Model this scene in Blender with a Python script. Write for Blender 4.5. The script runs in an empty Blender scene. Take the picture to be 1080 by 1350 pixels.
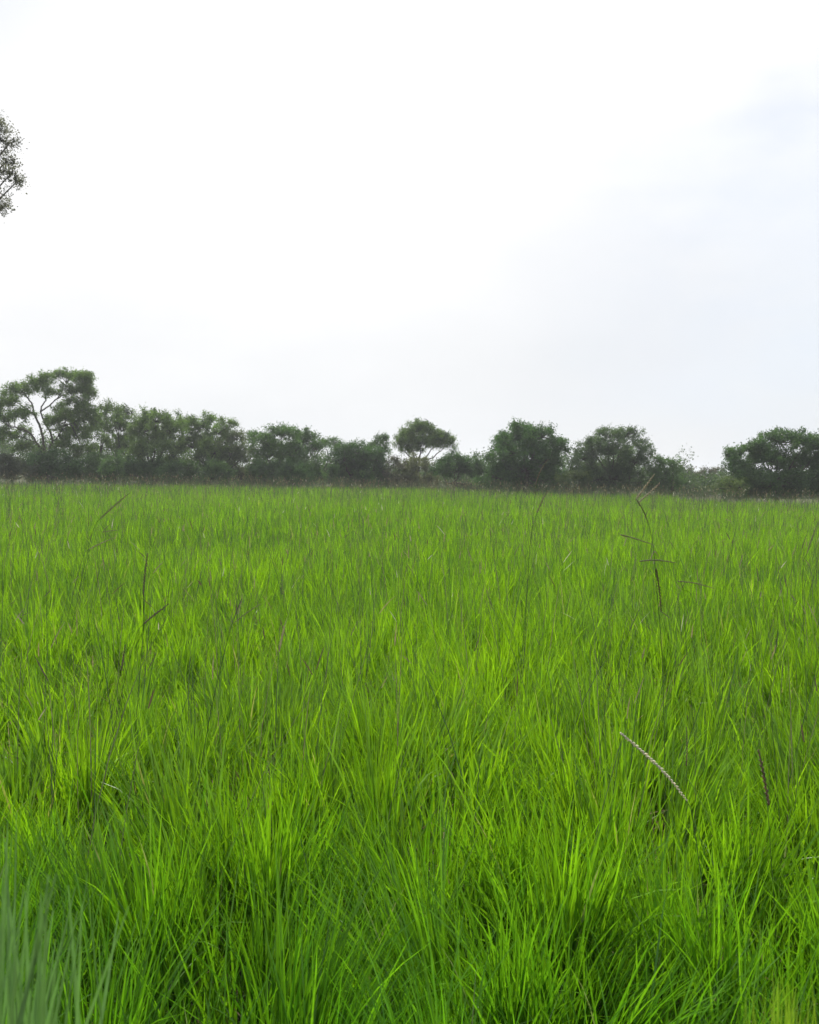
import bpy, math
import numpy as np
from mathutils import Matrix, Vector

rng = np.random.default_rng(7)
HAZE = 0.0009
scene = bpy.context.scene
COL = scene.collection
rad = math.radians

# ------------------------------------------------------------------ camera
F_PX, PW, PH = 1170.0, 1080.0, 1350.0
EYE = 1.35
cam_data = bpy.data.cameras.new('camera')
cam = bpy.data.objects.new('camera', cam_data)
COL.objects.link(cam)
RM = Matrix.Rotation(rad(90 - 2.74), 4, 'X') @ Matrix.Rotation(rad(0.95), 4, 'Z')
cam.matrix_world = Matrix.Translation((0, 0, EYE)) @ RM
cam_data.sensor_fit = 'VERTICAL'
cam_data.sensor_height = 24.0
cam_data.lens = 24.0 * F_PX / PH
cam_data.clip_start = 0.05
cam_data.clip_end = 6000
cam_data.dof.use_dof = True
cam_data.dof.focus_distance = 3.5
cam_data.dof.aperture_fstop = cam_data.lens / 3.2
scene.camera = cam


def P(px, py, D):
    """point of the place seen at pixel (px, py) of the 1080x1350 photo, D metres ahead"""
    r = RM.to_3x3() @ Vector(((px - PW / 2) / F_PX, -(py - PH / 2) / F_PX, -1))
    s = D / r.y
    return np.array((r.x * s, D, EYE + r.z * s))


# ------------------------------------------------------------------ materials
def new_mat(name):
    m = bpy.data.materials.new(name)
    m.use_nodes = True
    m.node_tree.nodes.clear()
    return m, m.node_tree.nodes, m.node_tree.links


def leaf_mat(name, trans=0.45, tboost=(1.5, 1.35, 0.7), gloss=0.05, rough=0.45, noise_scale=60.0, nz=0.25):
    """thin leaf: diffuse + translucent + a little sheen; colour from the 'tint' attribute"""
    m, N, L = new_mat(name)
    out = N.new('ShaderNodeOutputMaterial')
    at = N.new('ShaderNodeAttribute'); at.attribute_name = 'tint'
    tc = N.new('ShaderNodeTexCoord')
    no = N.new('ShaderNodeTexNoise'); no.inputs['Scale'].default_value = noise_scale; no.inputs['Detail'].default_value = 3
    L.new(tc.outputs['Object'], no.inputs['Vector'])
    mr = N.new('ShaderNodeMapRange')
    mr.inputs['From Min'].default_value = 0.3; mr.inputs['From Max'].default_value = 0.7
    mr.inputs['To Min'].default_value = 1 - nz; mr.inputs['To Max'].default_value = 1 + nz
    L.new(no.outputs['Fac'], mr.inputs['Value'])
    mul = N.new('ShaderNodeVectorMath'); mul.operation = 'SCALE'
    L.new(at.outputs['Color'], mul.inputs[0]); L.new(mr.outputs['Result'], mul.inputs['Scale'])
    tb = N.new('ShaderNodeVectorMath'); tb.operation = 'MULTIPLY'; tb.inputs[1].default_value = tboost
    L.new(mul.outputs[0], tb.inputs[0])
    d = N.new('ShaderNodeBsdfDiffuse'); t = N.new('ShaderNodeBsdfTranslucent')
    L.new(mul.outputs[0], d.inputs['Color']); L.new(tb.outputs[0], t.inputs['Color'])
    mx = N.new('ShaderNodeMixShader'); mx.inputs[0].default_value = trans
    L.new(d.outputs[0], mx.inputs[1]); L.new(t.outputs[0], mx.inputs[2])
    g = N.new('ShaderNodeBsdfGlossy'); g.inputs['Roughness'].default_value = rough
    mg = N.new('ShaderNodeMixShader'); mg.inputs[0].default_value = gloss
    L.new(mx.outputs[0], mg.inputs[1]); L.new(g.outputs[0], mg.inputs[2])
    L.new(mg.outputs[0], out.inputs['Surface'])
    return m


def bark_mat(name, c1, c2, scale=9.0):
    m, N, L = new_mat(name)
    out = N.new('ShaderNodeOutputMaterial')
    b = N.new('ShaderNodeBsdfPrincipled'); b.inputs['Roughness'].default_value = 0.9
    tc = N.new('ShaderNodeTexCoord')
    mp = N.new('ShaderNodeMapping'); mp.inputs['Scale'].default_value = (1, 1, 0.3)
    no = N.new('ShaderNodeTexNoise'); no.inputs['Scale'].default_value = scale; no.inputs['Detail'].default_value = 8
    L.new(tc.outputs['Object'], mp.inputs[0]); L.new(mp.outputs[0], no.inputs['Vector'])
    cr = N.new('ShaderNodeValToRGB')
    cr.color_ramp.elements[0].position = 0.35; cr.color_ramp.elements[0].color = (*c1, 1)
    cr.color_ramp.elements[1].position = 0.68; cr.color_ramp.elements[1].color = (*c2, 1)
    L.new(no.outputs['Fac'], cr.inputs[0]); L.new(cr.outputs[0], b.inputs['Base Color'])
    bp = N.new('ShaderNodeBump'); bp.inputs['Strength'].default_value = 0.5; bp.inputs['Distance'].default_value = 0.02
    L.new(no.outputs['Fac'], bp.inputs['Height']); L.new(bp.outputs[0], b.inputs['Normal'])
    L.new(b.outputs[0], out.inputs['Surface'])
    return m


M_GRASS = leaf_mat('grass_blade', 0.5, (1.42, 1.28, 0.6), 0.03, 0.42, 35.0, 0.16)
M_BLUE = leaf_mat('glaucous_blade', 0.35, (1.2, 1.2, 0.8), 0.06, 0.5, 40.0, 0.15)
M_DRY = leaf_mat('dry_blade', 0.3, (1.1, 1.05, 0.9), 0.03, 0.6, 60.0, 0.3)
M_LEAF = leaf_mat('tree_leaf', 0.38, (1.5, 1.5, 0.7), 0.05, 0.5, 0.9, 0.30)
M_SEED = leaf_mat('seed_head', 0.42, (1.1, 1.0, 0.8), 0.05, 0.5, 400.0, 0.45)
M_BARK = bark_mat('grey_bark', (0.022, 0.019, 0.015), (0.085, 0.075, 0.06))


def soil_mat():
    m, N, L = new_mat('field_soil')
    out = N.new('ShaderNodeOutputMaterial')
    b = N.new('ShaderNodeBsdfPrincipled'); b.inputs['Roughness'].default_value = 0.95
    tc = N.new('ShaderNodeTexCoord')
    n1 = N.new('ShaderNodeTexNoise'); n1.inputs['Scale'].default_value = 14; n1.inputs['Detail'].default_value = 8
    n2 = N.new('ShaderNodeTexNoise'); n2.inputs['Scale'].default_value = 0.35; n2.inputs['Detail'].default_value = 5
    for n in (n1, n2): L.new(tc.outputs['Object'], n.inputs['Vector'])
    c1 = N.new('ShaderNodeValToRGB')
    c1.color_ramp.elements[0].position = 0.35; c1.color_ramp.elements[0].color = (0.022, 0.016, 0.010, 1)
    c1.color_ramp.elements[1].position = 0.70; c1.color_ramp.elements[1].color = (0.12, 0.085, 0.05, 1)
    L.new(n1.outputs['Fac'], c1.inputs[0])
    c2 = N.new('ShaderNodeValToRGB')
    c2.color_ramp.elements[0].position = 0.4; c2.color_ramp.elements[0].color = (0.030, 0.055, 0.014, 1)
    c2.color_ramp.elements[1].position = 0.6; c2.color_ramp.elements[1].color = (0.06, 0.075, 0.025, 1)
    L.new(n2.outputs['Fac'], c2.inputs[0])
    mx = N.new('ShaderNodeMixRGB'); mx.inputs[0].default_value = 0.6
    L.new(c1.outputs[0], mx.inputs[1]); L.new(c2.outputs[0], mx.inputs[2])
    L.new(mx.outputs[0], b.inputs['Base Color'])
    bp = N.new('ShaderNodeBump'); bp.inputs['Strength'].default_value = 0.8; bp.inputs['Distance'].default_value = 0.03
    L.new(n1.outputs['Fac'], bp.inputs['Height']); L.new(bp.outputs[0], b.inputs['Normal'])
    L.new(b.outputs[0], out.inputs['Surface'])
    return m


# ------------------------------------------------------------------ mesh helpers
def link_mesh(name, verts, faces_idx, starts, mat, tint=None, parent=None, smooth=True, loc=(0, 0, 0)):
    me = bpy.data.meshes.new(name)
    nv, nl, nf = len(verts), len(faces_idx), len(starts)
    me.vertices.add(nv); me.loops.add(nl); me.polygons.add(nf)
    me.vertices.foreach_set('co', np.ascontiguousarray(verts, dtype=np.float32).ravel())
    me.loops.foreach_set('vertex_index', np.ascontiguousarray(faces_idx, dtype=np.int32))
    me.polygons.foreach_set('loop_start', np.ascontiguousarray(starts, dtype=np.int32))
    if smooth:
        me.polygons.foreach_set('use_smooth', np.ones(nf, dtype=bool))
    if tint is not None:
        a = me.attributes.new('tint', 'FLOAT_COLOR', 'POINT')
        c = np.ones((nv, 4), dtype=np.float32); c[:, :3] = tint
        a.data.foreach_set('color', c.ravel())
    me.update(calc_edges=True)
    me.materials.append(mat)
    o = bpy.data.objects.new(name, me)
    COL.objects.link(o)
    o.location = loc
    if parent is not None:
        o.parent = parent
    return o


class Bag:
    """collects pieces (verts, flat face indices, face sizes, tint) into ONE mesh"""
    def __init__(self): self.v, self.f, self.s, self.c, self.n = [], [], [], [], 0
    def add(self, v, f, sizes, c=None):
        self.v.append(v); self.f.append(np.asarray(f) + self.n); self.s.append(sizes)
        if c is None: c = np.full((len(v), 3), 0.1)
        c = np.asarray(c, dtype=float)
        if c.ndim == 1: c = np.tile(c, (len(v), 1))
        self.c.append(c); self.n += len(v)
    def build(self, name, mat, parent=None, origin=(0, 0, 0), smooth=True):
        v = np.concatenate(self.v) - np.asarray(origin); s = np.concatenate(self.s)
        st = np.concatenate(([0], np.cumsum(s)[:-1]))
        return link_mesh(name, v, np.concatenate(self.f), st, mat, np.concatenate(self.c), parent, smooth)


def blades(xy, z0, length, width, az, a0, bend, segs, col, twist=None, profile='blade', fold=0.0):
    """grass blades: arrays of roots, lengths, widths, azimuth of the lean, lean angle at base, added bend to the tip.
    returns verts, face idx, sizes, colours"""
    n = len(length)
    if twist is None: twist = rng.normal(0, 0.7, n)
    t = np.linspace(0, 1, segs + 1)
    ang = a0[:, None] + bend[:, None] * (t[None, :] ** 1.6)
    mid = 0.5 * (ang[:, 1:] + ang[:, :-1])
    dl = (length / segs)[:, None]
    hx = np.concatenate((np.zeros((n, 1)), np.cumsum(np.sin(mid) * dl, 1)), 1)
    hz = np.concatenate((np.zeros((n, 1)), np.cumsum(np.cos(mid) * dl, 1)), 1)
    ca, sa = np.cos(az)[:, None], np.sin(az)[:, None]
    side = rng.normal(0, 0.035, n)[:, None] * (t[None, :] ** 2) * length[:, None] * 2
    cx = xy[:, 0:1] + hx * ca - side * sa
    cy = xy[:, 1:2] + hx * sa + side * ca
    cz = np.asarray(z0).reshape(-1, 1) + hz
    tw = twist[:, None] * (0.3 + t[None, :] * 0.9)
    # side vector, turned by the twist about the blade's tangent
    bx, by = -sa * np.cos(tw), ca * np.cos(tw)
    nx, nz = np.cos(ang), -np.sin(ang)
    wx = bx + nx * ca * np.sin(tw); wy = by + nx * sa * np.sin(tw); wz = nz * np.sin(tw)
    if profile == 'blade':
        w = np.minimum(1.0, 0.55 + 1.6 * t) * np.clip(1 - t, 0, 1) ** 0.55
    else:
        w = 1 - 0.55 * t
        w[-1] = 0.2
    w = (width[:, None] * 0.5) * w[None, :]
    Lf = np.stack((cx - wx * w, cy - wy * w, cz - wz * w), -1)
    Rt = np.stack((cx + wx * w, cy + wy * w, cz + wz * w), -1)
    body = np.stack((Lf[:, :-1], Rt[:, :-1]), 2).reshape(n, -1, 3)      # 2*segs verts
    tip = np.stack((cx[:, -1], cy[:, -1], cz[:, -1]), -1)[:, None, :]
    V = np.concatenate((body, tip), 1)
    k = 2 * segs + 1
    one, sizes = [], []
    for i in range(segs - 1):
        one += [2 * i, 2 * i + 1, 2 * i + 3, 2 * i + 2]; sizes.append(4)
    one += [2 * segs - 2, 2 * segs - 1, 2 * segs]; sizes.append(3)
    base = (np.arange(n) * k)[:, None]
    Fi = (base + np.array(one)[None, :]).ravel()
    return V.reshape(-1, 3), Fi, np.tile(np.array(sizes), n), np.repeat(col, k, 0)


def tube(path, radii, sides=5, cap=True):
    path = np.asarray(path, float); n = len(path)
    radii = np.asarray(radii, float)
    tan = np.gradient(path, axis=0); tan /= np.linalg.norm(tan, axis=1)[:, None] + 1e-9
    ref = np.array((0.31, 0.93, 0.2))
    u = np.cross(tan, ref); u /= np.linalg.norm(u, axis=1)[:, None] + 1e-9
    v = np.cross(tan, u)
    a = np.arange(sides) / sides * 2 * math.pi
    ring = path[:, None, :] + radii[:, None, None] * (u[:, None, :] * np.cos(a)[None, :, None] + v[:, None, :] * np.sin(a)[None, :, None])
    V = ring.reshape(-1, 3)
    f, s = [], []
    for i in range(n - 1):
        for j in range(sides):
            j2 = (j + 1) % sides
            f += [i * sides + j, i * sides + j2, (i + 1) * sides + j2, (i + 1) * sides + j]; s.append(4)
    if cap:
        f += [(n - 1) * sides + j for j in range(sides)]; s.append(sides)
        f += [sides - 1 - j for j in range(sides)]; s.append(sides)
    return V, f, np.array(s)


def smooth_path(pts, n, wob=0.0, r=rng):
    pts = np.asarray(pts, float)
    k = len(pts)
    d = np.concatenate(([0], np.cumsum(np.linalg.norm(np.diff(pts, axis=0), axis=1)))); d /= d[-1] + 1e-9
    t = np.linspace(0, 1, n)
    out = np.zeros((n, 3))
    # Catmull-Rom through the points
    for i, tt in enumerate(t):
        j = min(max(np.searchsorted(d, tt, 'right') - 1, 0), k - 2)
        u = (tt - d[j]) / (d[j + 1] - d[j] + 1e-9)
        p0, p1, p2, p3 = pts[max(j - 1, 0)], pts[j], pts[j + 1], pts[min(j + 2, k - 1)]
        out[i] = 0.5 * (2 * p1 + (p2 - p0) * u + (2 * p0 - 5 * p1 + 4 * p2 - p3) * u * u + (3 * p1 - p0 - 3 * p2 + p3) * u ** 3)
    if wob:
        w = r.normal(0, wob, (n, 3)); w[0] = 0; w[-1] = 0
        out += w
    return out


def tag(o, label=None, cat=None, group=None, kind=None):
    if label: o['label'] = label
    if cat: o['category'] = cat
    if group: o['group'] = group
    if kind: o['kind'] = kind
    return o


def empty(name, loc):
    o = bpy.data.objects.new(name, None)
    o.empty_display_size = 0.2
    o.location = loc
    COL.objects.link(o)
    return o


def fnoise(x, y, seed, f):
    """cheap smooth noise in about [-1, 1]"""
    r = np.random.default_rng(seed)
    s = np.zeros_like(x)
    for k in range(6):
        a = r.uniform(0, 2 * math.pi); ff = f * r.uniform(0.6, 1.7); p = r.uniform(0, 6.28)
        s += np.sin((x * math.cos(a) + y * math.sin(a)) * ff + p)
    return s / 3.2


# ------------------------------------------------------------------ ground
def ground_z(x, y):
    return 0.035 * fnoise(x, y, 3, 0.22)


def make_ground():
    xs = np.concatenate((np.linspace(-2500, -90, 14), np.linspace(-70, 70, 141), np.linspace(90, 2500, 14)))
    ys = np.concatenate((np.linspace(-600, -20, 8), np.linspace(-10, 90, 101), np.linspace(110, 3500, 16)))
    X, Y = np.meshgrid(xs, ys)
    fade = np.clip((85 - np.abs(X)) / 20, 0, 1) * np.clip((100 - Y) / 20, 0, 1) * np.clip((Y + 12) / 6, 0, 1)
    Z = ground_z(X, Y) * fade
    V = np.stack((X, Y, Z), -1).reshape(-1, 3)
    nx, ny = len(xs), len(ys)
    i = np.arange(nx * ny).reshape(ny, nx)
    Q = np.stack((i[:-1, :-1], i[:-1, 1:], i[1:, 1:], i[1:, :-1]), -1).reshape(-1)
    o = link_mesh('ground', V, Q, np.arange(len(Q) // 4) * 4, soil_mat())
    tag(o, 'dark soil of the field under the grass', 'ground', kind='structure')


make_ground()


# ------------------------------------------------------------------ the field of grass
def edge_y(x):
    """far edge of the field"""
    xp = np.array((-40, -20, -11, 0, 8, 16, 24, 40)); yp = np.array((43.5, 46, 50, 54.5, 52, 38.5, 36, 34))
    return np.interp(x, xp, yp)


def sample_area(y0, y1, dens, margin=1.9):
    """uniform points in the part of the field from y0 to y1"""
    w = lambda y: 0.485 * y + margin
    area = 0.485 * (y1 ** 2 - y0 ** 2) + 2 * margin * (y1 - y0)
    n = int(area * dens)
    y = np.sqrt(rng.uniform(0, 1, n * 2) * ((y1 + 4) ** 2 - (y0 + 4) ** 2) + (y0 + 4) ** 2) - 4
    y = y[:n]
    x = rng.uniform(-1, 1, len(y)) * w(y)
    return x, y


def grass_colour(n, x, y):
    """colour of each blade: lime to deep green, with patches of greener and yellower grass over the field"""
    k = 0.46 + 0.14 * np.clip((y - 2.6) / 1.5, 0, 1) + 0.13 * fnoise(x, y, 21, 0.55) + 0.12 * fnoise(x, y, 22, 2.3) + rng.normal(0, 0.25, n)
    k = np.clip(k, 0, 1)[:, None]
    c = (1 - k) * np.array((0.062, 0.170, 0.006)) + k * np.array((0.168, 0.338, 0.010))
    c *= rng.uniform(0.70, 1.48, n)[:, None]
    old = rng.uniform(0, 1, n) < 0.007
    c[old] = np.array((0.27, 0.32, 0.12)) * rng.uniform(0.6, 1.2, old.sum())[:, None]
    return c


grass = Bag()
ZONES = [(0.95, 2.6, 6200, 7), (2.6, 4.2, 3500, 6), (4.2, 6.5, 2200, 5), (6.5, 10, 1400, 4), (10, 16, 800, 3), (16, 27, 430, 3), (27, 58, 200, 2)]
for (y0, y1, dens, segs) in ZONES:
    x, y = sample_area(y0, y1, dens)
    n = len(x)
    dist = y
    # tufts: most blades are drawn to the nearest of a set of tuft centres and lean outward from it
    cx = np.round(x / 0.26 + 0.35 * np.sin(y * 3.1)) * 0.26
    cy = np.round(y / 0.26 + 0.35 * np.sin(x * 2.7)) * 0.26
    jx = 0.26 * 0.9 * np.sin(cx * 127.1 + cy * 311.7) * 0.6; jy = 0.26 * 0.9 * np.sin(cx * 269.5 + cy * 183.3) * 0.6
    tx, ty = cx + jx, cy + jy
    th = 0.5 + 0.5 * np.sin(cx * 419.2 + cy * 371.9)                   # per-tuft random
    taz = np.pi * np.sin(cx * 233.7 + cy * 97.3)                       # per-tuft lean
    intuft = rng.uniform(0, 1, n) < np.where(y < 9, 0.50, 0.3)
    pull = np.where(intuft, rng.uniform(0.55, 0.97, n), 0.0)
    rx, ry = x + (tx - x) * pull, y + (ty - y) * pull
    out_az = np.arctan2(y - ty, x - tx)
    az = np.where(intuft, out_az + rng.normal(0, 0.55, n), rng.uniform(-np.pi, np.pi, n))
    rdist = np.hypot(x - tx, y - ty)
    patch = fnoise(x, y, 5, 0.9)
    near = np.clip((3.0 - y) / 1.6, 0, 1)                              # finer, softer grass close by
    length = (0.345 + 0.09 * patch + 0.16 * (th - 0.5)) * rng.uniform(0.6, 1.22, n)
    length = np.where(intuft, length * 1.10, length) * (1 - 0.10 * near)
    short = rng.uniform(0, 1, n) < 0.38
    length = np.where(short, length * rng.uniform(0.35, 0.7, n), length)
    length = np.where(y < 1.7, length * (0.75 + 0.25 * np.clip((y - 0.95) / 0.75, 0, 1)), length)
    a0 = np.where(intuft, 0.04 + rdist * 1.45 * rng.uniform(0.3, 1.15, n), np.abs(rng.normal(0, 0.33, n)))
    bend = np.abs(rng.normal(0.12 + 0.16 * near, 0.24, n))
    droop = rng.uniform(0, 1, n) < 0.07
    bend = np.where(droop, bend + rng.uniform(0.6, 1.4, n), bend)
    length = np.where(droop, length * 0.8, length)
    width = rng.uniform(0.0065, 0.0150, n) * (1 - 0.44 * near) * np.clip((dist / 7.0), 1, 3.2) ** 0.62
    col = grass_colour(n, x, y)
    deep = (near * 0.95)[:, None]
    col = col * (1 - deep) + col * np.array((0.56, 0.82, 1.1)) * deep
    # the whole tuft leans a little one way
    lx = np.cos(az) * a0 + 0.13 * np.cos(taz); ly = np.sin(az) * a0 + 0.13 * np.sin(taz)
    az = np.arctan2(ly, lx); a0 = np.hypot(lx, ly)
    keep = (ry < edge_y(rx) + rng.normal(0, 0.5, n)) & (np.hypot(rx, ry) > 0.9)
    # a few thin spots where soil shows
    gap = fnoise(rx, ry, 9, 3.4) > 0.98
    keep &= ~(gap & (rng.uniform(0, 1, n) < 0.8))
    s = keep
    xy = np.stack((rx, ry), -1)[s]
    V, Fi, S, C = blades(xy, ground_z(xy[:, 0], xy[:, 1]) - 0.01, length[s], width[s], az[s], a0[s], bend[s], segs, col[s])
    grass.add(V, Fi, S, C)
tag(grass.build('grass', M_GRASS), 'bright green grass of the open field', 'grass', kind='stuff')

# dead straw lying low between the tufts
x, y = sample_area(0.95, 9, 420)
n = len(x)
c = np.where(rng.uniform(0, 1, (n, 1)) < 0.5, np.array((0.34, 0.27, 0.13)), np.array((0.20, 0.19, 0.06))) * rng.uniform(0.5, 1.2, n)[:, None]
straw = Bag()
straw.add(*blades(np.stack((x, y), -1), ground_z(x, y) + rng.uniform(0.0, 0.05, n), rng.uniform(0.08, 0.30, n), rng.uniform(0.003, 0.007, n),
                  rng.uniform(-np.pi, np.pi, n), rng.uniform(0.7, 1.45, n), rng.uniform(-0.4, 0.6, n), 4, c))
tag(straw.build('dead_straw', M_DRY), 'dry straw lying between the grass tufts', 'straw', kind='stuff')

# thin flowering stems rising over the field, too many to count
stems = Bag()
for (y0, y1, dens, wd) in ((2.4, 6, 22, 0.0038), (6, 14, 19, 0.005), (14, 28, 9, 0.007), (28, 54, 9, 0.012)):
    x, y = sample_area(y0, y1, dens)
    k = y < edge_y(x); x, y = x[k], y[k]; n = len(x)
    ln = rng.uniform(0.55, 0.92, n); az = rng.uniform(-np.pi, np.pi, n)
    a0 = np.abs(rng.normal(0.08, 0.12, n)); bd = np.abs(rng.normal(0.1, 0.22, n))
    tone = rng.uniform(0, 1, (n, 1)) ** 1.6
    col = (1 - tone) * np.array((0.035, 0.085, 0.028)) + tone * np.array((0.17, 0.155, 0.095))
    w = np.full(n, wd) * rng.uniform(0.7, 1.3, n)
    xy = np.stack((x, y), -1)
    V, Fi, S, C = blades(xy, ground_z(x, y), ln, w, az, a0, bd, 5, col, twist=rng.uniform(-1.5, 1.5, n), profile='stem')
    stems.add(V, Fi, S, C)
    # a narrow head or a pale withered flag leaf at the top of some
    tips = V.reshape(n, 11, 3)[:, 10]
    h = rng.uniform(0, 1, n) < 0.55
    m = h.sum()
    pale = rng.uniform(0, 1, (m, 1))
    hc = np.where(pale < 0.07, np.array((0.50, 0.50, 0.38)), np.where(pale < 0.6, np.array((0.25, 0.22, 0.12)), np.array((0.10, 0.075, 0.05))))
    stems.add(*blades(tips[h][:, :2], tips[h][:, 2] - 0.01, rng.uniform(0.04, 0.12, m), w[h] * 1.6, az[h] + rng.normal(0, 0.4, m),
                      np.clip(a0[h] + bd[h] + rng.normal(0.15, 0.25, m), 0, 1.1), rng.uniform(0, 0.3, m), 3, hc, twist=rng.uniform(-1.5, 1.5, m)))
tag(stems.build('flowering_grass_stems', M_DRY), 'thin dark flowering stems rising above the green grass', 'grass stems', kind='stuff')

# rank pale grass along the far edge of the field, in front of the trees
x = rng.uniform(-34, 34, 3800)
y = edge_y(x) + rng.normal(0.0, 0.6, len(x))
n = len(x)
tone = np.clip(rng.beta(1.2, 1.6, (n, 1)) + 0.25 * fnoise(x, y, 31, 0.8)[:, None], 0, 1)
c = (1 - tone) * np.array((0.036, 0.085, 0.016)) + tone ** 2 * np.array((0.095, 0.095, 0.048))
rank = Bag()
rank.add(*blades(np.stack((x, y), -1), ground_z(x, y), rng.uniform(0.25, 0.62, n) * (1 + 0.5 * (rng.uniform(0, 1, n) < 0.12)), rng.uniform(0.010, 0.022, n), rng.uniform(-np.pi, np.pi, n),
                 np.abs(rng.normal(0.1, 0.2, n)), np.abs(rng.normal(0.3, 0.4, n)), 4, c))
tag(rank.build('rank_grass', M_LEAF), 'taller pale rank grass along the foot of the trees', 'grass', kind='stuff')


# ------------------------------------------------------------------ trees and shrubs
def leaf_spray(bag, starts, dirs, lens, per, size, col, colvar, droop=0.1, group_n=1):
    """leaves strung along twigs: small diamond blades at random angles"""
    n = len(starts)
    t = rng.uniform(0.1, 1.08, (n, per))
    p = starts[:, None, :] + dirs[:, None, :] * (lens[:, None] * t)[..., None]
    p[..., 2] -= droop * lens[:, None] * t ** 2
    p += rng.normal(0, size * 0.8, p.shape)
    p = p.reshape(-1, 3); m = len(p)
    ax = rng.normal(0, 1, (m, 3)) + np.repeat(dirs, per, 0) * 0.8; ax /= np.linalg.norm(ax, axis=1)[:, None]
    up = rng.normal(0, 1, (m, 3)) + np.array((0, 0, 0.6))
    sd = np.cross(ax, up); sd /= np.linalg.norm(sd, axis=1)[:, None] + 1e-9
    L = size * rng.uniform(0.6, 1.35, m)[:, None]; W = L * rng.uniform(0.38, 0.6, m)[:, None]
    nr = np.cross(ax, sd)
    a = p - ax * L * 0.5; b = p + sd * W * 0.5 + nr * W * 0.12; c = p + ax * L * 0.5; d = p - sd * W * 0.5 + nr * W * 0.12
    V = np.stack((a, b, c, d), 1).reshape(-1, 3)
    k = np.repeat(rng.normal(0, colvar, (n // group_n, 1, 1)), group_n, 0) + rng.normal(0, colvar * 0.7, (n, per, 1))
    C = np.clip(np.asarray(col)[None, None, :] * (1 + k) + k * np.array((0.014, 0.008, 0.0)), 0.004, 1).reshape(-1, 3)
    bag.add(V, np.arange(4 * m), np.full(m, 4), np.repeat(C, 4, 0))


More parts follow.
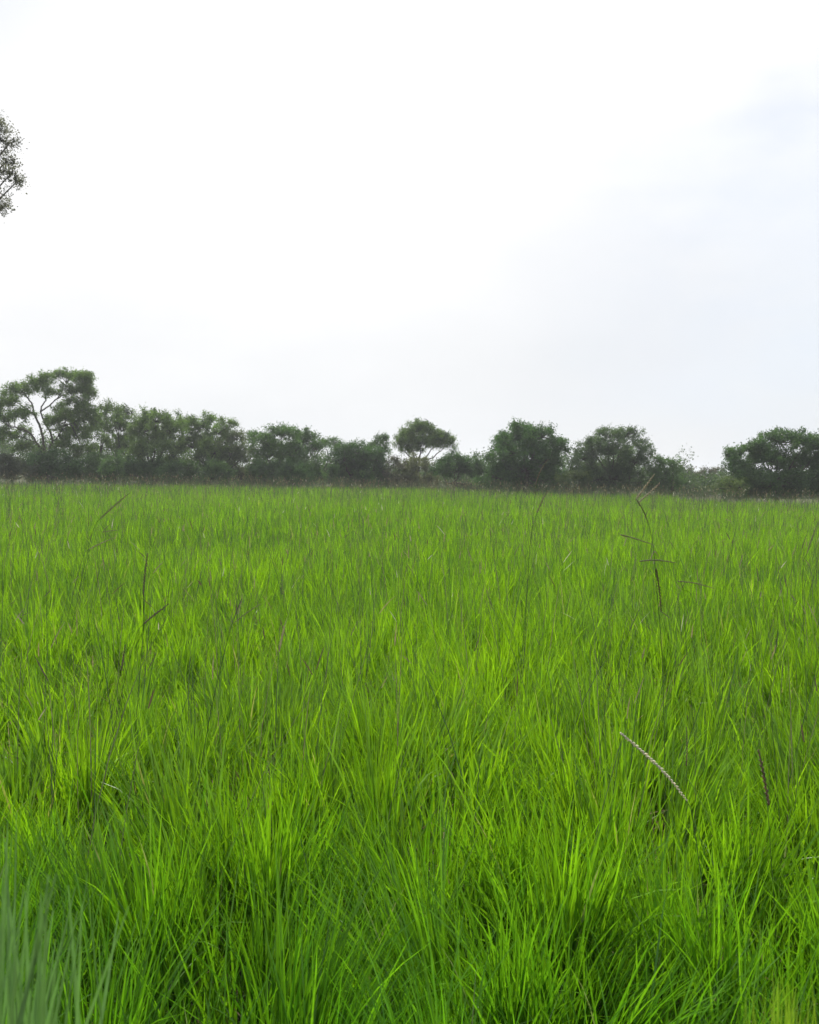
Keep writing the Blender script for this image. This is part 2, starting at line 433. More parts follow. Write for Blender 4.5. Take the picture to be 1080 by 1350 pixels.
def woody(name, label, cat, base_px, D, blobs, col, leaf=0.10, fork=0.3, r0=0.12, stems_n=1, dens=1.0, limbs=None,
          twig=0.5, colvar=0.22, depth=1.0, crown_name='crown', trunk_name='trunk', group='trees along the field edge', hollow=0.5, bare=0, skirt=None, limb_scale=1.0, leaf_n=15):
    """a tree or shrub. blobs: foliage masses (px, py, rx, ry) of the photo, put at distance D with real depth;
    limbs: seen limbs as lists of photo points"""
    base = P(base_px, 640, D); base[2] = ground_z(base[0:1], base[1:2])[0]
    root = empty(name, base)
    tag(root, label, cat, group)
    if skirt:
        x0, x1, yt = skirt
        yb = 640 + (x0 + x1 - 700) * 0.012
        for xx in np.arange(x0 + 6, x1, 17):
            blobs = blobs + [(xx + rng.normal(0, 3), yb - 6 + rng.normal(0, 2), 15, 11, 0.9), (xx + rng.normal(0, 4), 0.5 * (yb + yt) + rng.normal(0, 3), 14, max(9, 0.45 * (yb - yt)), 0.8)]
    pm = D / F_PX                                                     # metres per photo pixel
    woods, crown = [Bag() for _ in range(stems_n)], Bag()
    cents = []
    for b in blobs:
        px, py, rx, ry = b[:4]; q = b[4] if len(b) > 4 else 1.0
        rxm, rym = rx * pm, ry * pm
        rdm = min(rxm, 1.3 * rym + 0.2) * depth
        dz = rng.uniform(-0.5, 0.5) * rdm * 1.4
        c = P(px, py, D + dz)
        cents.append((c, rxm, rdm, rym, q))
    top = max(c[2] + rz for c, _, _, rz, _ in cents)
    # trunk(s)
    fork_h = fork * top
    for s in range(stems_n):
        wood = woods[s]
        off = np.array((rng.normal(0, 0.25), rng.normal(0, 0.25), 0)) * (stems_n > 1)
        lean = np.array((rng.normal(0, 0.06), rng.normal(0, 0.06), 0)) * fork_h * (1 if stems_n == 1 else 3)
        pth = smooth_path([base + off - (0, 0, 0.08), base + off + lean * 0.4 + (0, 0, fork_h * 0.5), base + off + lean + (0, 0, fork_h)], 7, 0.02)
        rr = r0 / math.sqrt(stems_n) * np.array([1.45, 1.15, 1.0, 0.95, 0.9, 0.85, 0.8])
        wood.add(*tube(pth, rr, 8))
        if limbs is None:
            for (c, a, d_, h, q) in cents[s::stems_n]:
                mid = pth[-1] * 0.5 + c * 0.5 + np.array((0, 0, -0.12 * np.linalg.norm(c - pth[-1])))
                lp = smooth_path([pth[-2], pth[-1], mid, c], 9, 0.035 * min(1, a))
                wood.add(*tube(lp, np.linspace(0.62, 0.16, 9) * limb_scale * r0 / math.sqrt(stems_n), 6))
    hublist = []
    if limbs:
        wood = woods[0]
        for lm, rad_px in limbs:
            dd = rng.uniform(-0.6, 0.6)
            pts = [P(px, py, D + dd * i / len(lm)) for i, (px, py) in enumerate(lm)]
            lp = smooth_path(pts, 4 * len(pts), 0.02)
            wood.add(*tube(lp, np.linspace(1, 0.4, len(lp)) * rad_px * pm, 6)); hublist.append(lp[3:])
    hubs = np.concatenate(hublist) if limbs else None
    # foliage
    for ib, (c, a, d_, h, q) in enumerate(cents):
        wood = woods[ib % stems_n]
        vol_area = (a * h + d_ * h + a * d_)
        ncl = max(6, int(11.5 * vol_area * dens * q + 4))
        v = rng.normal(0, 1, (ncl, 3)); v /= np.linalg.norm(v, axis=1)[:, None]
        v[:, 2] = np.where(v[:, 2] < -0.55, -v[:, 2] * 0.6, v[:, 2])
        lump = 1 + 0.21 * np.sin(v[:, 0] * 5.1 + ib * 1.7) * np.sin(v[:, 1] * 4.3 + ib) + 0.16 * np.sin(v[:, 0] * 9.7 + v[:, 2] * 7.9 + ib * 2.3)
        r = rng.uniform(hollow ** 2, 1, ncl) ** 0.5 * rng.uniform(0.82, 1.08, ncl) * lump
        cl = c + v * r[:, None] * np.array((a, d_, h)) * 0.97
        cl[:, 2] = np.maximum(cl[:, 2], 0.15)
        for k in range(0, ncl, 3):                                     # some branchlets
            e = cl[k]
            s0 = c if hubs is None else hubs[np.argmin(np.linalg.norm(hubs - e, axis=1))]
            lp = smooth_path([s0, (s0 + e) / 2 + rng.normal(0, 0.06, 3) * min(1, a), e], 5)
            wood.add(*tube(lp, np.linspace(0.024, 0.008, 5) * (1 + r0 * 2) * limb_scale, 4, cap=False))
        ntw = 11
        small = 0.75 + 0.5 * rng.uniform(0, 1, ncl)
        st = np.repeat(cl, ntw, 0) + rng.normal(0, 0.07, (ncl * ntw, 3))
        dr = np.repeat(v, ntw, 0) * 0.7 + rng.normal(0, 0.75, (ncl * ntw, 3)) + np.array((0, 0, 0.35))
        dr /= np.linalg.norm(dr, axis=1)[:, None]
        ln = rng.uniform(0.3, 1.0, ncl * ntw) ** 1.3 * np.repeat(small, ntw) * twig * 0.85 * min(1, 0.55 + 0.5 * min(a, h))
        leaf_spray(crown, st, dr, ln, leaf_n, leaf * 0.88, col, colvar, group_n=ntw)
        for k in range(int(ncl * 0.25) + bare):                        # bare twig ends past the leaves
            i = 3 * rng.integers(0, (ncl + 2) // 3) * ntw; st[i] = cl[i // ntw]
            e = st[i] + dr[i] * ln[i] * rng.uniform(1.0, 1.5)
            wood.add(*tube(np.array((st[i], (st[i] + e) / 2 + rng.normal(0, 0.03, 3), e)), (0.012, 0.008, 0.004), 3, cap=False))
    for wood in woods: wood.build(trunk_name, M_BARK, root, base)
    crown.build(crown_name, M_LEAF, root, base, smooth=False)
    return root


OLIVE = (0.080, 0.146, 0.030)
DARK = (0.038, 0.100, 0.019)
MID = (0.054, 0.122, 0.025)
GREY = (0.074, 0.104, 0.046)
PALE = (0.100, 0.120, 0.060)
BRUSH = (0.075, 0.080, 0.052)
LIME = (0.085, 0.135, 0.028)

# far pale tree glimpsed at the left edge
woody('tree', 'far pale tree low on the left edge behind the umbrella-shaped tree', 'tree', -2, 85,
      [(-5, 588, 16, 12), (8, 592, 12, 8), (-20, 590, 14, 12)], GREY, leaf=0.13, dens=0.5, r0=0.10, twig=0.5)
# the umbrella-shaped tree
woody('tree', 'tallest tree, broad flat umbrella crown over forked bare limbs', 'tree', 62, 49,
      [(12, 530, 17, 14), (2, 555, 15, 16), (30, 516, 20, 11), (55, 506, 24, 11), (85, 499, 24, 11), (112, 500, 18, 10), (98, 515, 22, 11), (22, 548, 14, 12),
       (118, 520, 11, 16), (72, 522, 14, 8, 0.6), (5, 575, 16, 12, 0.9), (28, 572, 16, 10, 0.8), (85, 553, 28, 18), (112, 548, 18, 22), (98, 574, 28, 16), (70, 562, 14, 12, 0.7), (40, 545, 10, 12, 0.5), (100, 534, 20, 12, 0.8), (124, 570, 14, 18, 0.8), (82, 590, 18, 10, 0.6), (110, 595, 18, 12, 0.7), (35, 592, 18, 10, 0.5)],
      OLIVE, leaf=0.10, dens=1.05, r0=0.20, fork=0.17, hollow=0.35,
      limbs=[([(62, 606), (60, 596), (50, 586), (42, 574), (30, 566), (12, 562)], 2.1), ([(61, 602), (58, 590), (56, 575), (52, 560), (46, 548), (42, 532), (30, 518)], 2.1),
             ([(62, 604), (66, 590), (70, 580), (66, 568), (58, 555), (54, 540), (60, 526), (56, 508)], 1.7), ([(66, 590), (74, 578), (84, 562), (92, 548)], 1.0),
             ([(54, 543), (66, 534), (76, 524), (88, 506)], 1.1), ([(46, 548), (36, 540), (22, 530), (12, 528)], 1.0), ([(84, 562), (98, 556), (112, 548)], 1.0),
             ([(72, 528), (86, 520), (110, 508)], 0.9), ([(50, 586), (38, 580), (24, 574), (4, 574)], 0.9), ([(62, 606), (64, 618), (63, 634)], 2.6)])
woody('tree', 'slender loose-crowned tree with sky gaps beside the umbrella-shaped tree', 'tree', 150, 52,
      [(142, 541, 12, 12, 0.9), (160, 546, 15, 11, 0.9), (150, 556, 20, 12, 0.8), (135, 562, 15, 18), (160, 568, 18, 16, 0.8), (145, 588, 20, 16, 0.9), (168, 588, 14, 20, 0.9)], OLIVE, leaf=0.10, dens=0.85, stems_n=3, r0=0.16, fork=0.3, skirt=(128, 176, 600))
woody('tree', 'rounded olive tree with a domed top, right of the loose tree', 'tree', 208, 50,
      [(205, 556, 28, 17), (190, 570, 22, 18), (225, 572, 26, 20), (203, 590, 32, 22), (182, 600, 16, 20)], OLIVE, leaf=0.10, stems_n=2, r0=0.18, hollow=0.6, skirt=(172, 236, 600))
woody('tree', 'wide tree with wispy sprays at its top, right of the domed olive tree', 'tree', 268, 51,
      [(248, 562, 20, 15), (270, 562, 20, 16), (296, 558, 12, 7, 0.6), (287, 572, 18, 16, 0.8), (255, 590, 26, 24), (284, 598, 24, 22)], OLIVE, leaf=0.10, stems_n=3, r0=0.18, bare=3, skirt=(232, 304, 600))
woody('tree', 'smaller rounded tree filling the dip between two wider olive trees', 'tree', 310, 50,
      [(312, 580, 14, 13), (304, 598, 17, 18), (320, 602, 13, 18)], GREY, leaf=0.09, stems_n=2, r0=0.12, skirt=(296, 332, 606))
woody('tree', 'broad even-topped bushy tree left of the dark low one', 'tree', 375, 52,
      [(345, 582, 18, 16), (372, 576, 24, 15), (402, 582, 20, 14), (355, 602, 24, 22), (390, 602, 28, 22), (416, 592, 10, 16)], MID, leaf=0.10, stems_n=3, r0=0.18, hollow=0.6, skirt=(330, 428, 606))
woody('tree', 'thin feathery tree poking up between two dark bushy trees', 'tree', 436, 55,
      [(440, 584, 10, 8, 0.7), (430, 590, 10, 10, 0.7), (446, 592, 8, 10, 0.7)], MID, leaf=0.09, stems_n=2, r0=0.10, dens=0.8, bare=3, skirt=(424, 450, 600))
woody('tree', 'low dark dense tree with small pale top leaves, left of the thin tree', 'tree', 470, 53,
      [(470, 597, 24, 16), (452, 608, 20, 18), (488, 606, 20, 18), (470, 615, 34, 16)], DARK, leaf=0.10, stems_n=3, r0=0.16, hollow=0.6, skirt=(440, 508, 610))
woody('tree', 'narrow tree leaning towards a bright sky gap', 'tree', 500, 55,
      [(502, 581, 12, 8, 0.9), (494, 590, 9, 8, 0.9), (506, 594, 7, 9, 0.6), (498, 606, 10, 14)], MID, leaf=0.10, stems_n=1, r0=0.12, dens=0.9, skirt=(490, 508, 612))
woody('tree', 'lone rounded high-crowned tree near the middle with sky under its crown', 'tree', 552, 58,
      [(558, 567, 20, 13), (538, 578, 17, 11), (578, 578, 17, 12), (560, 584, 26, 12), (590, 586, 9, 10, 0.8), (528, 586, 10, 9, 0.8), (545, 594, 20, 6, 0.5)],
      OLIVE, leaf=0.11, fork=0.42, r0=0.13, dens=1.5, stems_n=2, hollow=0.2)
woody('shrub', 'grey thin shrub under the lone high-crowned tree', 'shrub', 522, 53,
      [(520, 612, 12, 14, 0.6), (534, 616, 12, 14, 0.6), (512, 622, 10, 10, 0.6)], BRUSH, leaf=0.08, stems_n=4, r0=0.10, crown_name='foliage', trunk_name='stem', group='shrubs along the field edge', dens=0.8, bare=4, skirt=(508, 540, 618))
woody('shrub', 'pale green shrub between the grey thin shrub and the dark low shrub', 'shrub', 552, 53,
      [(550, 614, 14, 14), (562, 618, 12, 12), (540, 622, 12, 11)], PALE, leaf=0.09, stems_n=4, r0=0.10, crown_name='foliage', trunk_name='stem', group='shrubs along the field edge', dens=0.8, skirt=(536, 570, 620))
woody('shrub', 'dark low spreading shrub left of the big dark dense tree', 'shrub', 600, 52,
      [(598, 612, 22, 15), (618, 613, 20, 14), (582, 620, 14, 12), (605, 622, 34, 12)], DARK, leaf=0.10, stems_n=4, r0=0.12, crown_name='foliage', trunk_name='stem', group='shrubs along the field edge', skirt=(640, 748, 612))
woody('tree', 'big dark dense tree with a ragged domed crown', 'tree', 692, 48,
      [(690, 573, 26, 15), (712, 576, 24, 16), (668, 585, 20, 16), (734, 590, 13, 16), (690, 598, 36, 22), (722, 606, 26, 20), (660, 606, 22, 18), (690, 620, 44, 14)], DARK, leaf=0.11, stems_n=2, r0=0.20, hollow=0.55, dens=1.1, skirt=(640, 748, 612))
woody('tree', 'fine-leaved greyish feathery tree, right of the big dark dense tree', 'tree', 808, 47,
      [(800, 576, 22, 13, 0.9), (825, 576, 24, 13, 0.9), (780, 590, 22, 16, 0.9), (845, 592, 17, 15, 0.9), (810, 598, 36, 20), (770, 606, 20, 18), (838, 610, 26, 18), (805, 620, 48, 16)], (0.058, 0.106, 0.040), leaf=0.08, stems_n=3, r0=0.18, hollow=0.4, dens=1.25, twig=0.55, bare=2, skirt=(748, 866, 610))
woody('tree', 'small low tree stepping down from the feathery tree', 'tree', 878, 46,
      [(875, 612, 13, 11), (888, 618, 11, 12), (872, 628, 16, 12)], MID, leaf=0.08, stems_n=2, r0=0.10, skirt=(864, 898, 622))
for lab, bx, D, bl in (('greyish bare-twigged brush right of the small low tree', 905, 62, [(903, 625, 13, 9), (912, 630, 14, 8)]),
                       ('lowest greyish brush in the gap left of the right-hand tree', 938, 62, [(932, 626, 13, 8), (946, 624, 12, 8), (938, 632, 16, 8)])):
    woody('shrub', lab, 'shrub', bx, D, bl, BRUSH, skirt=(bx - 18, bx + 18, 628), leaf=0.09, stems_n=4, r0=0.10, crown_name='foliage', trunk_name='stem', group='shrubs along the field edge', dens=0.7, bare=8)
woody('tree', 'wide dense dark tree at the right edge', 'tree', 1025, 41,
      [(1030, 583, 26, 15), (1060, 586, 24, 16), (1000, 592, 20, 14), (970, 602, 15, 13), (1085, 588, 22, 18), (1010, 608, 36, 22), (1058, 612, 34, 22), (975, 622, 20, 18), (1025, 632, 52, 16), (1095, 620, 26, 24)],
      (0.042, 0.098, 0.024), leaf=0.10, stems_n=3, r0=0.18, dens=1.35, hollow=0.35, skirt=(962, 1110, 625))
woody('shrub', 'yellow-green low shrub at the left foot of the right-hand tree', 'shrub', 966, 39.5,
      [(964, 641, 13, 9), (976, 643, 9, 8), (952, 644, 9, 7)], LIME, leaf=0.07, stems_n=4, r0=0.06, crown_name='foliage', trunk_name='stem', group='shrubs along the field edge')
woody('shrub', 'yellow-green low shrub between the big dark tree and the feathery tree', 'shrub', 752, 46,
      [(752, 630, 14, 8), (768, 628, 10, 8), (738, 634, 10, 7)], LIME, leaf=0.07, stems_n=4, r0=0.06, crown_name='foliage', trunk_name='stem', group='shrubs along the field edge')
for lab, bx, D, bl, cc in (('dark leafy shrub at the left edge below the umbrella-shaped tree', 12, 46, [(4, 612, 18, 14), (24, 614, 16, 14), (-12, 614, 16, 14)], (0.055, 0.075, 0.038)),
                           ('dark round shrub around the trunk of the umbrella-shaped tree', 66, 46.5, [(50, 610, 18, 14), (72, 606, 16, 14), (62, 620, 26, 11), (90, 614, 16, 14)], DARK),
                           ('shaggy shrub below the loose-crowned tree', 130, 47, [(120, 612, 18, 15), (140, 616, 18, 12), (152, 610, 12, 12, 0.7)], MID),
                           ('dark low shrub at the foot of the domed olive tree', 195, 48, [(182, 618, 18, 11), (205, 616, 18, 13), (225, 620, 14, 10)], DARK),
                           ('dark low shrub at the foot of the wide wispy tree', 262, 48.5, [(248, 619, 18, 11), (274, 618, 18, 12), (296, 622, 14, 10)], MID),
                           ('low shrub at the foot of the broad even-topped tree', 360, 50, [(338, 622, 16, 9), (362, 620, 18, 11), (392, 622, 18, 10)], DARK)):
    woody('shrub', lab, 'shrub', bx, D, bl, cc, skirt=(min(b[0] for b in bl) - 10, max(b[0] for b in bl) + 12, 612), leaf=0.09, stems_n=4, r0=0.10, crown_name='foliage', trunk_name='stem', group='shrubs along the field edge', dens=0.9)
# the thicket behind the field edge: one continuous mass of undergrowth
und, undw = Bag(), None
nn = 3000
ux = rng.uniform(-36, 36, nn)
uy = np.interp(ux, (-40, 0, 8, 14, 40), (56, 62, 60, 56, 52)) + rng.normal(0, 2.2, nn)
uh = rng.uniform(0.1, 1.0, nn) ** 0.8 * np.interp(ux, (-40, -22, -12, -6, -3, 0, 2, 6, 14, 17, 22, 40), (2.2, 2.6, 3.2, 2.3, 1.9, 1.3, 1.5, 2.1, 2.3, 1.1, 1.2, 2.0)) * (1 + 0.3 * fnoise(ux, uy, 41, 1.1))
uc = np.stack((ux, uy, np.maximum(uh, 0.1)), -1)
ntw = 9
ust = np.repeat(uc, ntw, 0) + rng.normal(0, 0.25, (nn * ntw, 3))
udr = rng.normal(0, 0.8, (nn * ntw, 3)) + np.array((0, 0, 0.5)); udr /= np.linalg.norm(udr, axis=1)[:, None]
leaf_spray(und, ust, udr, rng.uniform(0.2, 0.6, nn * ntw), 8, 0.12, (0.042, 0.082, 0.024), 0.28)
tag(und.build('undergrowth', M_LEAF, smooth=False), 'dark continuous undergrowth behind the trees at the field edge', 'undergrowth', kind='stuff')

# tall near tree whose crown only just reaches into the picture at the upper left
woody('tree', 'near tall tree whose sparse leafy branch ends hang into view at the upper left', 'tree', -190, 21,
      [(-8, 160, 20, 10, 0.8), (2, 170, 10, 5, 0.8), (-6, 188, 24, 6, 0.9), (12, 189, 12, 3, 1.0), (-10, 206, 24, 6, 0.8), (8, 213, 14, 4, 0.8), (14, 230, 13, 5, 0.6), (-4, 228, 14, 5, 0.6), (22, 240, 7, 4, 0.6),
       (-6, 262, 18, 8, 1.0), (4, 272, 9, 4, 1.0), (-40, 175, 30, 28, 0.6), (-48, 225, 36, 30, 0.6), (-110, 190, 56, 44, 0.5), (-180, 170, 70, 50, 0.5), (-230, 230, 60, 50, 0.4), (-120, 250, 50, 34, 0.4)],
      (0.075, 0.082, 0.055), leaf=0.058, r0=0.22, fork=0.55, dens=0.62, twig=0.34, hollow=0.1, bare=10, limb_scale=0.4, leaf_n=6)


# ------------------------------------------------------------------ single seed stalks and the near blades
def seed_stalk(label, D, stem_px, heads, w=0.0035, stem_col=(0.075, 0.13, 0.035), drift=0.25):
    """a flowering grass stalk. stem_px runs from the top down; below the last point the stem goes on to the soil.
    heads: (points of the spike, width in m, colour)"""
    n = len(stem_px)
    pts = [P(px, py, D + drift * i / max(n, 2)) for i, (px, py) in enumerate(stem_px)]
    last = pts[-1]
    slope = (pts[-1] - pts[-2]) if n > 1 else np.array((0, 0, -0.1))
    slope = slope / (abs(slope[2]) + 1e-6)
    foot = last + np.array((np.clip(slope[0], -0.35, 0.35) * 0.6, 0.05, -1)) * last[2]
    foot[2] = ground_z(foot[0:1], foot[1:2])[0] - 0.01
    root = empty('seed_stalk', foot)
    tag(root, label, 'grass stalk', 'seed stalks standing above the grass')
    path = smooth_path(pts + [(last + foot) / 2 + np.array((slope[0] * 0.02, 0, 0)), foot], 24)[::-1]
    b = Bag(); b.add(*tube(path, np.linspace(w, w * 0.45, 24) * 0.36, 5), c=stem_col); b.build('stem', M_DRY, root, foot)
    for k, (hp, hw, hc) in enumerate(heads):
        p3 = [P(px, py, D + 0.02 * k + 0.015 * i) for i, (px, py) in enumerate(hp)]
        q = smooth_path(p3, 22)
        hw = hw * 1.05
        L = np.linalg.norm(np.diff(q, axis=0), axis=1).sum()
        hb = Bag()
        hb.add(*tube(q, np.linspace(hw * 0.22, hw * 0.12, 22), 5), c=np.array(hc) * 0.7)
        m = max(12, int(L / (hw * 0.5)))
        tt = np.linspace(0.02, 0.98, m)
        idx = tt * 21
        for j in range(m):
            i0 = int(idx[j]); fr = idx[j] - i0
            c0 = q[i0] * (1 - fr) + q[min(i0 + 1, 21)] * fr
            tn = q[min(i0 + 1, 21)] - q[max(i0 - 1, 0)]; tn = tn / (np.linalg.norm(tn) + 1e-9)
            sd = np.cross(tn, (0, 1, 0)); sd = sd / (np.linalg.norm(sd) + 1e-9)
            sg = 1 if j % 2 else -1
            taper = 1 - 0.45 * abs(tt[j] * 2 - 0.9) ** 2
            c1 = c0 + sd * sg * hw * 0.17 * taper + rng.normal(0, hw * 0.05, 3)
            ax = tn * 0.85 + sd * sg * 0.45; ax /= np.linalg.norm(ax)
            u = np.cross(ax, (0, 1, 0)); u /= np.linalg.norm(u) + 1e-9
            v = np.cross(ax, u)
            Ls, Ws = hw * 0.62 * taper, hw * 0.24 * taper
            rings = [c1 - ax * Ls]
            for f_, g_ in ((-0.35, 0.9), (0.3, 0.8)):
                for a_ in range(5):
                    th = a_ / 5 * 2 * math.pi
                    rings.append(c1 + ax * Ls * f_ + (u * math.cos(th) + v * math.sin(th)) * Ws * g_)
            rings.append(c1 + ax * Ls)
            Fc, Sz = [], []
            for a_ in range(5):
                b_ = (a_ + 1) % 5
                Fc += [0, 1 + b_, 1 + a_]; Sz.append(3)
                Fc += [1 + a_, 1 + b_, 6 + b_, 6 + a_]; Sz.append(4)
                Fc += [6 + a_, 6 + b_, 11]; Sz.append(3)
            hb.add(np.array(rings), Fc, np.array(Sz), np.array(hc) * rng.uniform(0.6, 1.3))
        hb.build('seed_head', M_SEED, root, foot)
    return root


STRAW, BROWN, WHITE, TAN = (0.34, 0.30, 0.17), (0.125, 0.092, 0.045), (0.85, 0.83, 0.70), (0.20, 0.17, 0.09)
seed_stalk('tallest bent stalk with several spikes, two forming a V above the tree line', 2.7,
           [(840, 659), (850, 676), (856, 694), (861, 716), (864, 752), (868, 800), (873, 860), (875, 930)],
           [([(838, 659), (850, 643), (863, 625)], 0.008, STRAW), ([(842, 662), (856, 650), (870, 637)], 0.0075, STRAW), ([(840, 660), (848, 673), (855, 690)], 0.006, TAN),
            ([(818, 705), (834, 709), (861, 718)], 0.006, TAN), ([(843, 740), (866, 738.5), (891, 742)], 0.007, TAN), ([(858, 737), (863, 727), (869, 735)], 0.006, STRAW),
            ([(865, 750), (869, 775), (872, 806)], 0.009, BROWN)], w=0.005)
seed_stalk('short stalk ending in a flat sideways tan spike right of the tallest stalk', 3.0,
           [(893, 766), (900, 772), (903, 800), (904, 840)], [([(893, 766), (917, 769), (942, 776)], 0.006, TAN)])
seed_stalk('whitish plaited spike slanting down to the right in the foreground', 2.1,
           [(905, 1056), (911, 1066), (914, 1084)], [([(818, 966), (848, 992), (880, 1023), (906, 1056)], 0.0095, WHITE)], w=0.005, drift=0.05)
seed_stalk('short thick dark brown spike standing at the right in the foreground', 2.1,
           [(1001, 990), (1008, 1020), (1012, 1062), (1014, 1090)], [([(1014, 1062), (1008, 1028), (1000, 988)], 0.0105, (0.17, 0.10, 0.045))], drift=0.05)
seed_stalk('thin upright reddish stalk left of the dark brown foreground spike', 2.3,
           [(905, 960), (906, 1000), (905, 1045)], [([(905, 1010), (906, 985), (905, 958)], 0.005, (0.16, 0.09, 0.06))], drift=0.05)
seed_stalk('stalk curving up past the field edge in front of the big dark tree', 5.0,
           [(722, 606), (712, 622), (706, 650), (702, 690), (698, 730)], [([(706, 640), (712, 622), (723, 605)], 0.008, TAN)], w=0.006)
seed_stalk('stalk with a slim tip leaning right below the big dark tree', 4.6,
           [(721, 648), (712, 668), (704, 690), (699, 720)], [([(708, 676), (714, 662), (722, 647)], 0.009, TAN)], w=0.006)
seed_stalk('upright dark brown spike at the left', 3.3, [(194, 730), (191, 752), (189, 790), (189, 830)], [([(189, 786), (191, 758), (195, 729)], 0.0085, BROWN)], w=0.005)
seed_stalk('dark brown spike slanting up to the right at the left of the field', 2.9, [(222, 797), (206, 808), (190, 822), (176, 850)], [([(190, 822), (206, 809), (223, 796)], 0.009, BROWN)], w=0.004)
seed_stalk('long thin stalk bent at its foot with a slender brown spike at the left', 2.8, [(165, 852), (160, 880), (153, 915), (146, 945)], [([(160, 884), (163, 866), (165, 850)], 0.008, BROWN)], w=0.004)
seed_stalk('long bare stem forking into two slim sprigs left of the middle', 2.6,
           [(318, 790), (306, 822), (294, 868), (282, 920), (272, 970)], [([(306, 822), (312, 806), (319, 789)], 0.004, (0.07, 0.09, 0.04)), ([(308, 822), (324, 809), (344, 796)], 0.0045, TAN)], w=0.005)
seed_stalk('brown slanting spike high at the left, nearest the field edge', 4.2, [(171, 650), (155, 662), (133, 683), (120, 710)], [([(132, 684), (151, 667), (171, 650)], 0.0085, TAN)], w=0.005)
seed_stalk('pale leaning spike below the high brown slanting spike', 4.0, [(150, 709), (138, 714), (118, 724), (106, 745)], [([(118, 724), (134, 716), (151, 709)], 0.0075, STRAW)], w=0.004)
seed_stalk('small flat brown sprig above the pale leaning spike', 4.4, [(154, 699), (146, 702), (140, 716)], [([(135, 702), (144, 700), (156, 699)], 0.006, TAN)], w=0.004)
seed_stalk('dark slender stalk rising at the far right', 3.4, [(1078, 690), (1066, 725), (1058, 760)], [([(1064, 730), (1071, 708), (1079, 688)], 0.006, TAN)], w=0.004)
seed_stalk('long dark stem leaning right, in the right half left of the tallest stalk', 2.6, [(842, 805), (826, 842), (812, 885), (800, 920)], [([(830, 832), (836, 818), (843, 804)], 0.004, (0.06, 0.08, 0.04))], w=0.004)
seed_stalk('thin dark upright stem at the right beyond the brown foreground spike', 2.5, [(1025, 835), (1021, 870), (1016, 920)], [([(1022, 862), (1024, 848), (1026, 833)], 0.004, (0.06, 0.08, 0.04))], w=0.004)

# the out-of-focus bluish tuft close to the lens at the lower left
def tuft(name, label, tips, D, root_px, width, col, colv, mat, n_extra, spread, blade_len=(0.5, 0.9)):
    base = P(root_px, 1300, D); base[2] = ground_z(base[0:1], base[1:2])[0]
    root = empty(name, base); tag(root, label, 'grass tuft')
    bag = Bag()
    allt = [P(px, py, D + rng.uniform(-0.10, 0.14)) for px, py in tips]
    for _ in range(n_extra):
        px, py = tips[rng.integers(0, len(tips))]
        allt.append(P(px - abs(rng.normal(0, spread)), py + abs(rng.normal(0, spread * 1.5)), D + rng.uniform(-0.12, 0.2)))
    for tp in allt:
        rt = base + np.array((rng.normal(0, 0.05), rng.normal(0, 0.05), 0))
        mid = (rt + tp) / 2 + np.array((-(tp[0] - rt[0]) * 0.28, rng.normal(0, 0.02), 0.12 * abs(tp[0] - rt[0])))
        q = smooth_path([rt, mid, tp], 10)
        tn = np.gradient(q, axis=0)
        a = rng.uniform(-1.2, 1.2)
        sd = np.cross(tn, (math.sin(a), math.cos(a), 0)); sd /= np.linalg.norm(sd, axis=1)[:, None] + 1e-9
        w = width * rng.uniform(0.6, 1.25) * np.minimum(1, 0.7 + np.linspace(0, 1, 10)) * np.clip(1.02 - np.linspace(0, 1, 10), 0, 1) ** 0.6 * 0.5
        V = np.stack((q - sd * w[:, None], q + sd * w[:, None]), 1).reshape(-1, 3)
        f = []
        for i in range(9): f += [2 * i, 2 * i + 1, 2 * i + 3, 2 * i + 2]
        bag.add(V, f, np.full(9, 4), np.array(col) * rng.uniform(1 - colv, 1 + colv))
    bag.build('blades', mat, root, base)
    return root


tuft('grass_tuft', 'blurred bluish-green broad-bladed grass tuft close by at the lower left corner',
     [(22, 1068), (8, 1110), (40, 1150), (74, 1152), (60, 1200), (116, 1150), (108, 1192), (86, 1230), (170, 1194), (100, 1228), (92, 1255), (20, 1190), (-10, 1130), (-30, 1180), (50, 1260), (80, 1280)],
     0.80, -20, 0.0095, (0.115, 0.245, 0.065), 0.35, M_BLUE, 70, 18)
tuft('grass_tuft', 'soft yellow-green fine grass tuft close by at the lower right corner',
     [(1010, 1300), (1030, 1285), (1050, 1300), (1070, 1290), (1020, 1320), (1075, 1315), (1045, 1290)],
     0.95, 1050, 0.006, (0.15, 0.28, 0.02), 0.2, M_GRASS, 60, 20)

# ------------------------------------------------------------------ the humid air over the field
bm_v = np.array([(sx_, sy_, sz_) for sx_ in (-2600, 2600) for sy_ in (-700, 3600) for sz_ in (-1.2, 14.0)], float)
hz_f = [0, 1, 3, 2, 4, 6, 7, 5, 0, 4, 5, 1, 2, 3, 7, 6, 0, 2, 6, 4, 1, 5, 7, 3]
mh, N, L = new_mat('humid_air')
vo = N.new('ShaderNodeOutputMaterial'); pv = N.new('ShaderNodeVolumePrincipled')
pv.inputs['Color'].default_value = (0.93, 0.96, 1.0, 1); pv.inputs['Density'].default_value = HAZE; pv.inputs['Anisotropy'].default_value = 0.4
L.new(pv.outputs[0], vo.inputs['Volume'])
if HAZE > 0:
    tag(link_mesh('haze', bm_v, hz_f, np.arange(6) * 4, mh, smooth=False), 'thin humid haze over the field', 'haze', kind='stuff')

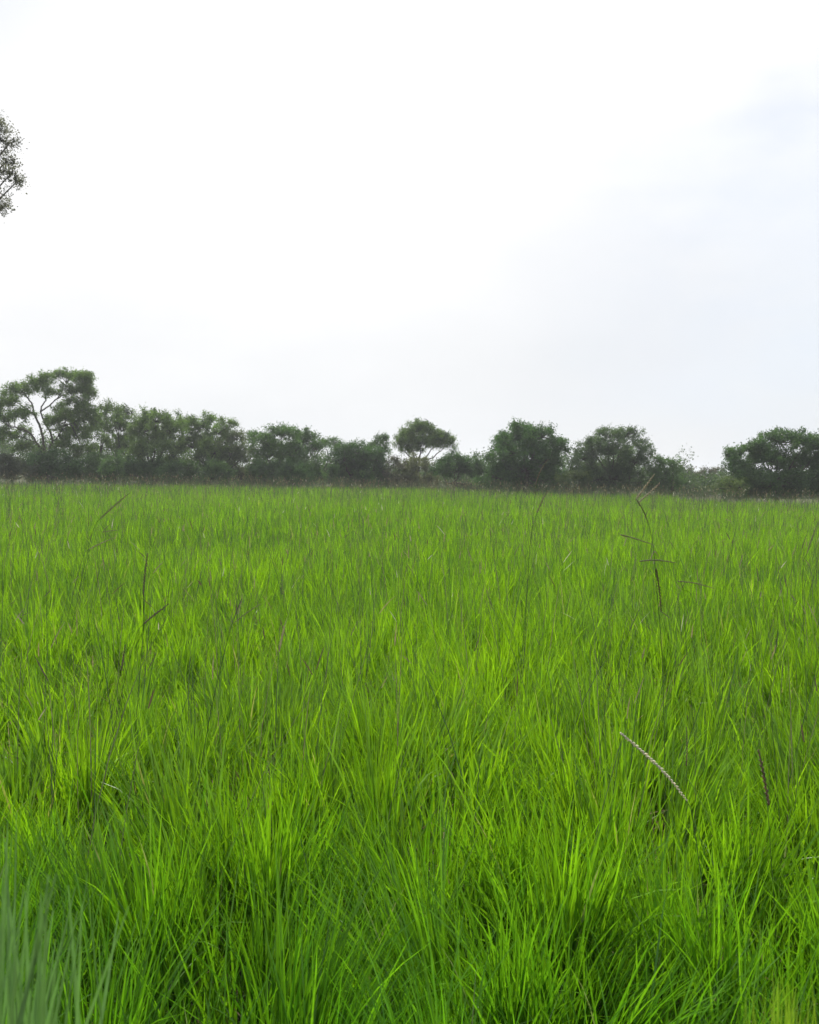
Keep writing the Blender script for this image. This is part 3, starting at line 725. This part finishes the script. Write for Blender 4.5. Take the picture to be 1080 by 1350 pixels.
# ------------------------------------------------------------------ sky and light
SUN_EL, SUN_AZ = 52.0, -14.0           # ahead of the camera, a little to the left, behind thin cloud
w = bpy.data.worlds.new('World'); scene.world = w
w.use_nodes = True
N, L = w.node_tree.nodes, w.node_tree.links
N.clear()
out = N.new('ShaderNodeOutputWorld'); bg = N.new('ShaderNodeBackground'); bg.inputs['Strength'].default_value = 0.10
sky = N.new('ShaderNodeTexSky'); sky.sky_type = 'NISHITA'; sky.sun_disc = False
sky.sun_elevation = rad(SUN_EL); sky.sun_rotation = rad(SUN_AZ)
sky.air_density = 1.0; sky.dust_density = 2.5; sky.ozone_density = 1.5
tc = N.new('ShaderNodeTexCoord')
mp = N.new('ShaderNodeMapping'); mp.inputs['Scale'].default_value = (1.0, 1.0, 2.2); mp.inputs['Location'].default_value = (0.3, 0.0, 0.15)
L.new(tc.outputs['Generated'], mp.inputs[0])
no = N.new('ShaderNodeTexNoise'); no.inputs['Scale'].default_value = 1.6; no.inputs['Detail'].default_value = 5; no.inputs['Roughness'].default_value = 0.5
L.new(mp.outputs[0], no.inputs['Vector'])
sx = N.new('ShaderNodeSeparateXYZ'); L.new(tc.outputs['Generated'], sx.inputs[0])
# cloud cover: thick overhead and ahead, thinning to the right
cov = N.new('ShaderNodeMath'); cov.operation = 'MULTIPLY_ADD'; cov.inputs[1].default_value = -0.75; cov.inputs[2].default_value = 0.36
L.new(sx.outputs['X'], cov.inputs[0])
ad = N.new('ShaderNodeMath'); ad.operation = 'ADD'; L.new(no.outputs['Fac'], ad.inputs[0]); L.new(cov.outputs[0], ad.inputs[1])
fac = N.new('ShaderNodeMapRange'); fac.interpolation_type = 'SMOOTHSTEP'
fac.inputs['From Min'].default_value = 0.35; fac.inputs['From Max'].default_value = 0.85
fac.inputs['To Min'].default_value = 0.8; fac.inputs['To Max'].default_value = 1.0
L.new(ad.outputs[0], fac.inputs['Value'])
# cloud brightness: thin bright veil, greyer towards the horizon
cb = N.new('ShaderNodeMapRange'); cb.inputs['From Min'].default_value = -0.04; cb.inputs['From Max'].default_value = 0.32
cb.inputs['To Min'].default_value = 0.0; cb.inputs['To Max'].default_value = 1.0; cb.interpolation_type = 'SMOOTHSTEP'
rx = N.new('ShaderNodeMath'); rx.operation = 'SUBTRACT'; rx.inputs[1].default_value = -0.05; rx.use_clamp = True
L.new(sx.outputs['X'], rx.inputs[0])
zx = N.new('ShaderNodeMath'); zx.operation = 'MULTIPLY_ADD'; zx.inputs[1].default_value = -0.30
L.new(rx.outputs[0], zx.inputs[0]); L.new(sx.outputs['Z'], zx.inputs[2])
zn = N.new('ShaderNodeMath'); zn.operation = 'MULTIPLY_ADD'; zn.inputs[1].default_value = 0.22; zn.inputs[2].default_value = -0.11
zs = N.new('ShaderNodeMath'); zs.operation = 'ADD'
n2 = N.new('ShaderNodeTexNoise'); n2.inputs['Scale'].default_value = 4.0; n2.inputs['Detail'].default_value = 4
L.new(mp.outputs[0], n2.inputs['Vector']); L.new(n2.outputs['Fac'], zn.inputs[0])
L.new(zn.outputs[0], zs.inputs[0]); L.new(zx.outputs[0], zs.inputs[1])
L.new(zs.outputs[0], cb.inputs['Value'])
cc = N.new('ShaderNodeMixRGB'); cc.inputs[1].default_value = (4.25, 4.34, 4.46, 1); cc.inputs[2].default_value = (5.35, 5.35, 5.4, 1)
L.new(cb.outputs[0], cc.inputs[0])
# thin blue breaks in the cloud to the right and high on the left
fb = N.new('ShaderNodeMapRange'); fb.interpolation_type = 'SMOOTHSTEP'; fb.inputs['From Min'].default_value = 0.02; fb.inputs['From Max'].default_value = 0.42
L.new(sx.outputs['X'], fb.inputs['Value'])
lz = N.new('ShaderNodeMath'); lz.operation = 'SUBTRACT'; L.new(sx.outputs['Z'], lz.inputs[0]); L.new(sx.outputs['X'], lz.inputs[1])
fl = N.new('ShaderNodeMapRange'); fl.interpolation_type = 'SMOOTHSTEP'; fl.inputs['From Min'].default_value = 0.68; fl.inputs['From Max'].default_value = 0.84; fl.inputs['To Max'].default_value = 0.7
L.new(lz.outputs[0], fl.inputs['Value'])
n3 = N.new('ShaderNodeTexNoise'); n3.inputs['Scale'].default_value = 2.6; n3.inputs['Detail'].default_value = 5; n3.inputs['Roughness'].default_value = 0.55
L.new(mp.outputs[0], n3.inputs['Vector'])
nr = N.new('ShaderNodeMapRange'); nr.interpolation_type = 'SMOOTHSTEP'; nr.inputs['From Min'].default_value = 0.36; nr.inputs['From Max'].default_value = 0.62
nr.inputs['To Min'].default_value = 1.0; nr.inputs['To Max'].default_value = 0.15
L.new(n3.outputs['Fac'], nr.inputs['Value'])
fp = N.new('ShaderNodeMath'); fp.operation = 'MULTIPLY'; L.new(fb.outputs[0], fp.inputs[0]); L.new(nr.outputs[0], fp.inputs[1])
fm = N.new('ShaderNodeMath'); fm.operation = 'MAXIMUM'; L.new(fp.outputs[0], fm.inputs[0]); L.new(fl.outputs[0], fm.inputs[1])
c2 = N.new('ShaderNodeMixRGB'); c2.inputs[2].default_value = (4.05, 4.28, 4.66, 1)
L.new(fm.outputs[0], c2.inputs[0]); L.new(cc.outputs[0], c2.inputs[1])
mx = N.new('ShaderNodeMixRGB')
L.new(fac.outputs[0], mx.inputs[0]); L.new(sky.outputs[0], mx.inputs[1]); L.new(c2.outputs[0], mx.inputs[2])
L.new(mx.outputs[0], bg.inputs['Color']); L.new(bg.outputs[0], out.inputs['Surface'])

sd = bpy.data.lights.new('sun', 'SUN'); sun = bpy.data.objects.new('sun', sd); COL.objects.link(sun)
sd.energy = 3.0; sd.angle = rad(2.0); sd.color = (1.0, 0.96, 0.88)
el, azm = rad(SUN_EL), rad(SUN_AZ)
d = Vector((math.sin(azm) * math.cos(el), math.cos(azm) * math.cos(el), math.sin(el)))   # towards the sun
sun.rotation_euler = d.to_track_quat('Z', 'Y').to_euler()
sun.location = d * 60

# ------------------------------------------------------------------ render settings
scene.render.engine = 'CYCLES'
scene.cycles.use_denoising = True
scene.cycles.max_bounces = 8; scene.cycles.diffuse_bounces = 4; scene.cycles.glossy_bounces = 2; scene.cycles.transmission_bounces = 5
scene.cycles.use_adaptive_sampling = True
vs = scene.view_settings
vs.view_transform = 'Standard'; vs.look = 'None'; vs.gamma = 1.0; vs.use_curve_mapping = False
vs.exposure = 1.0
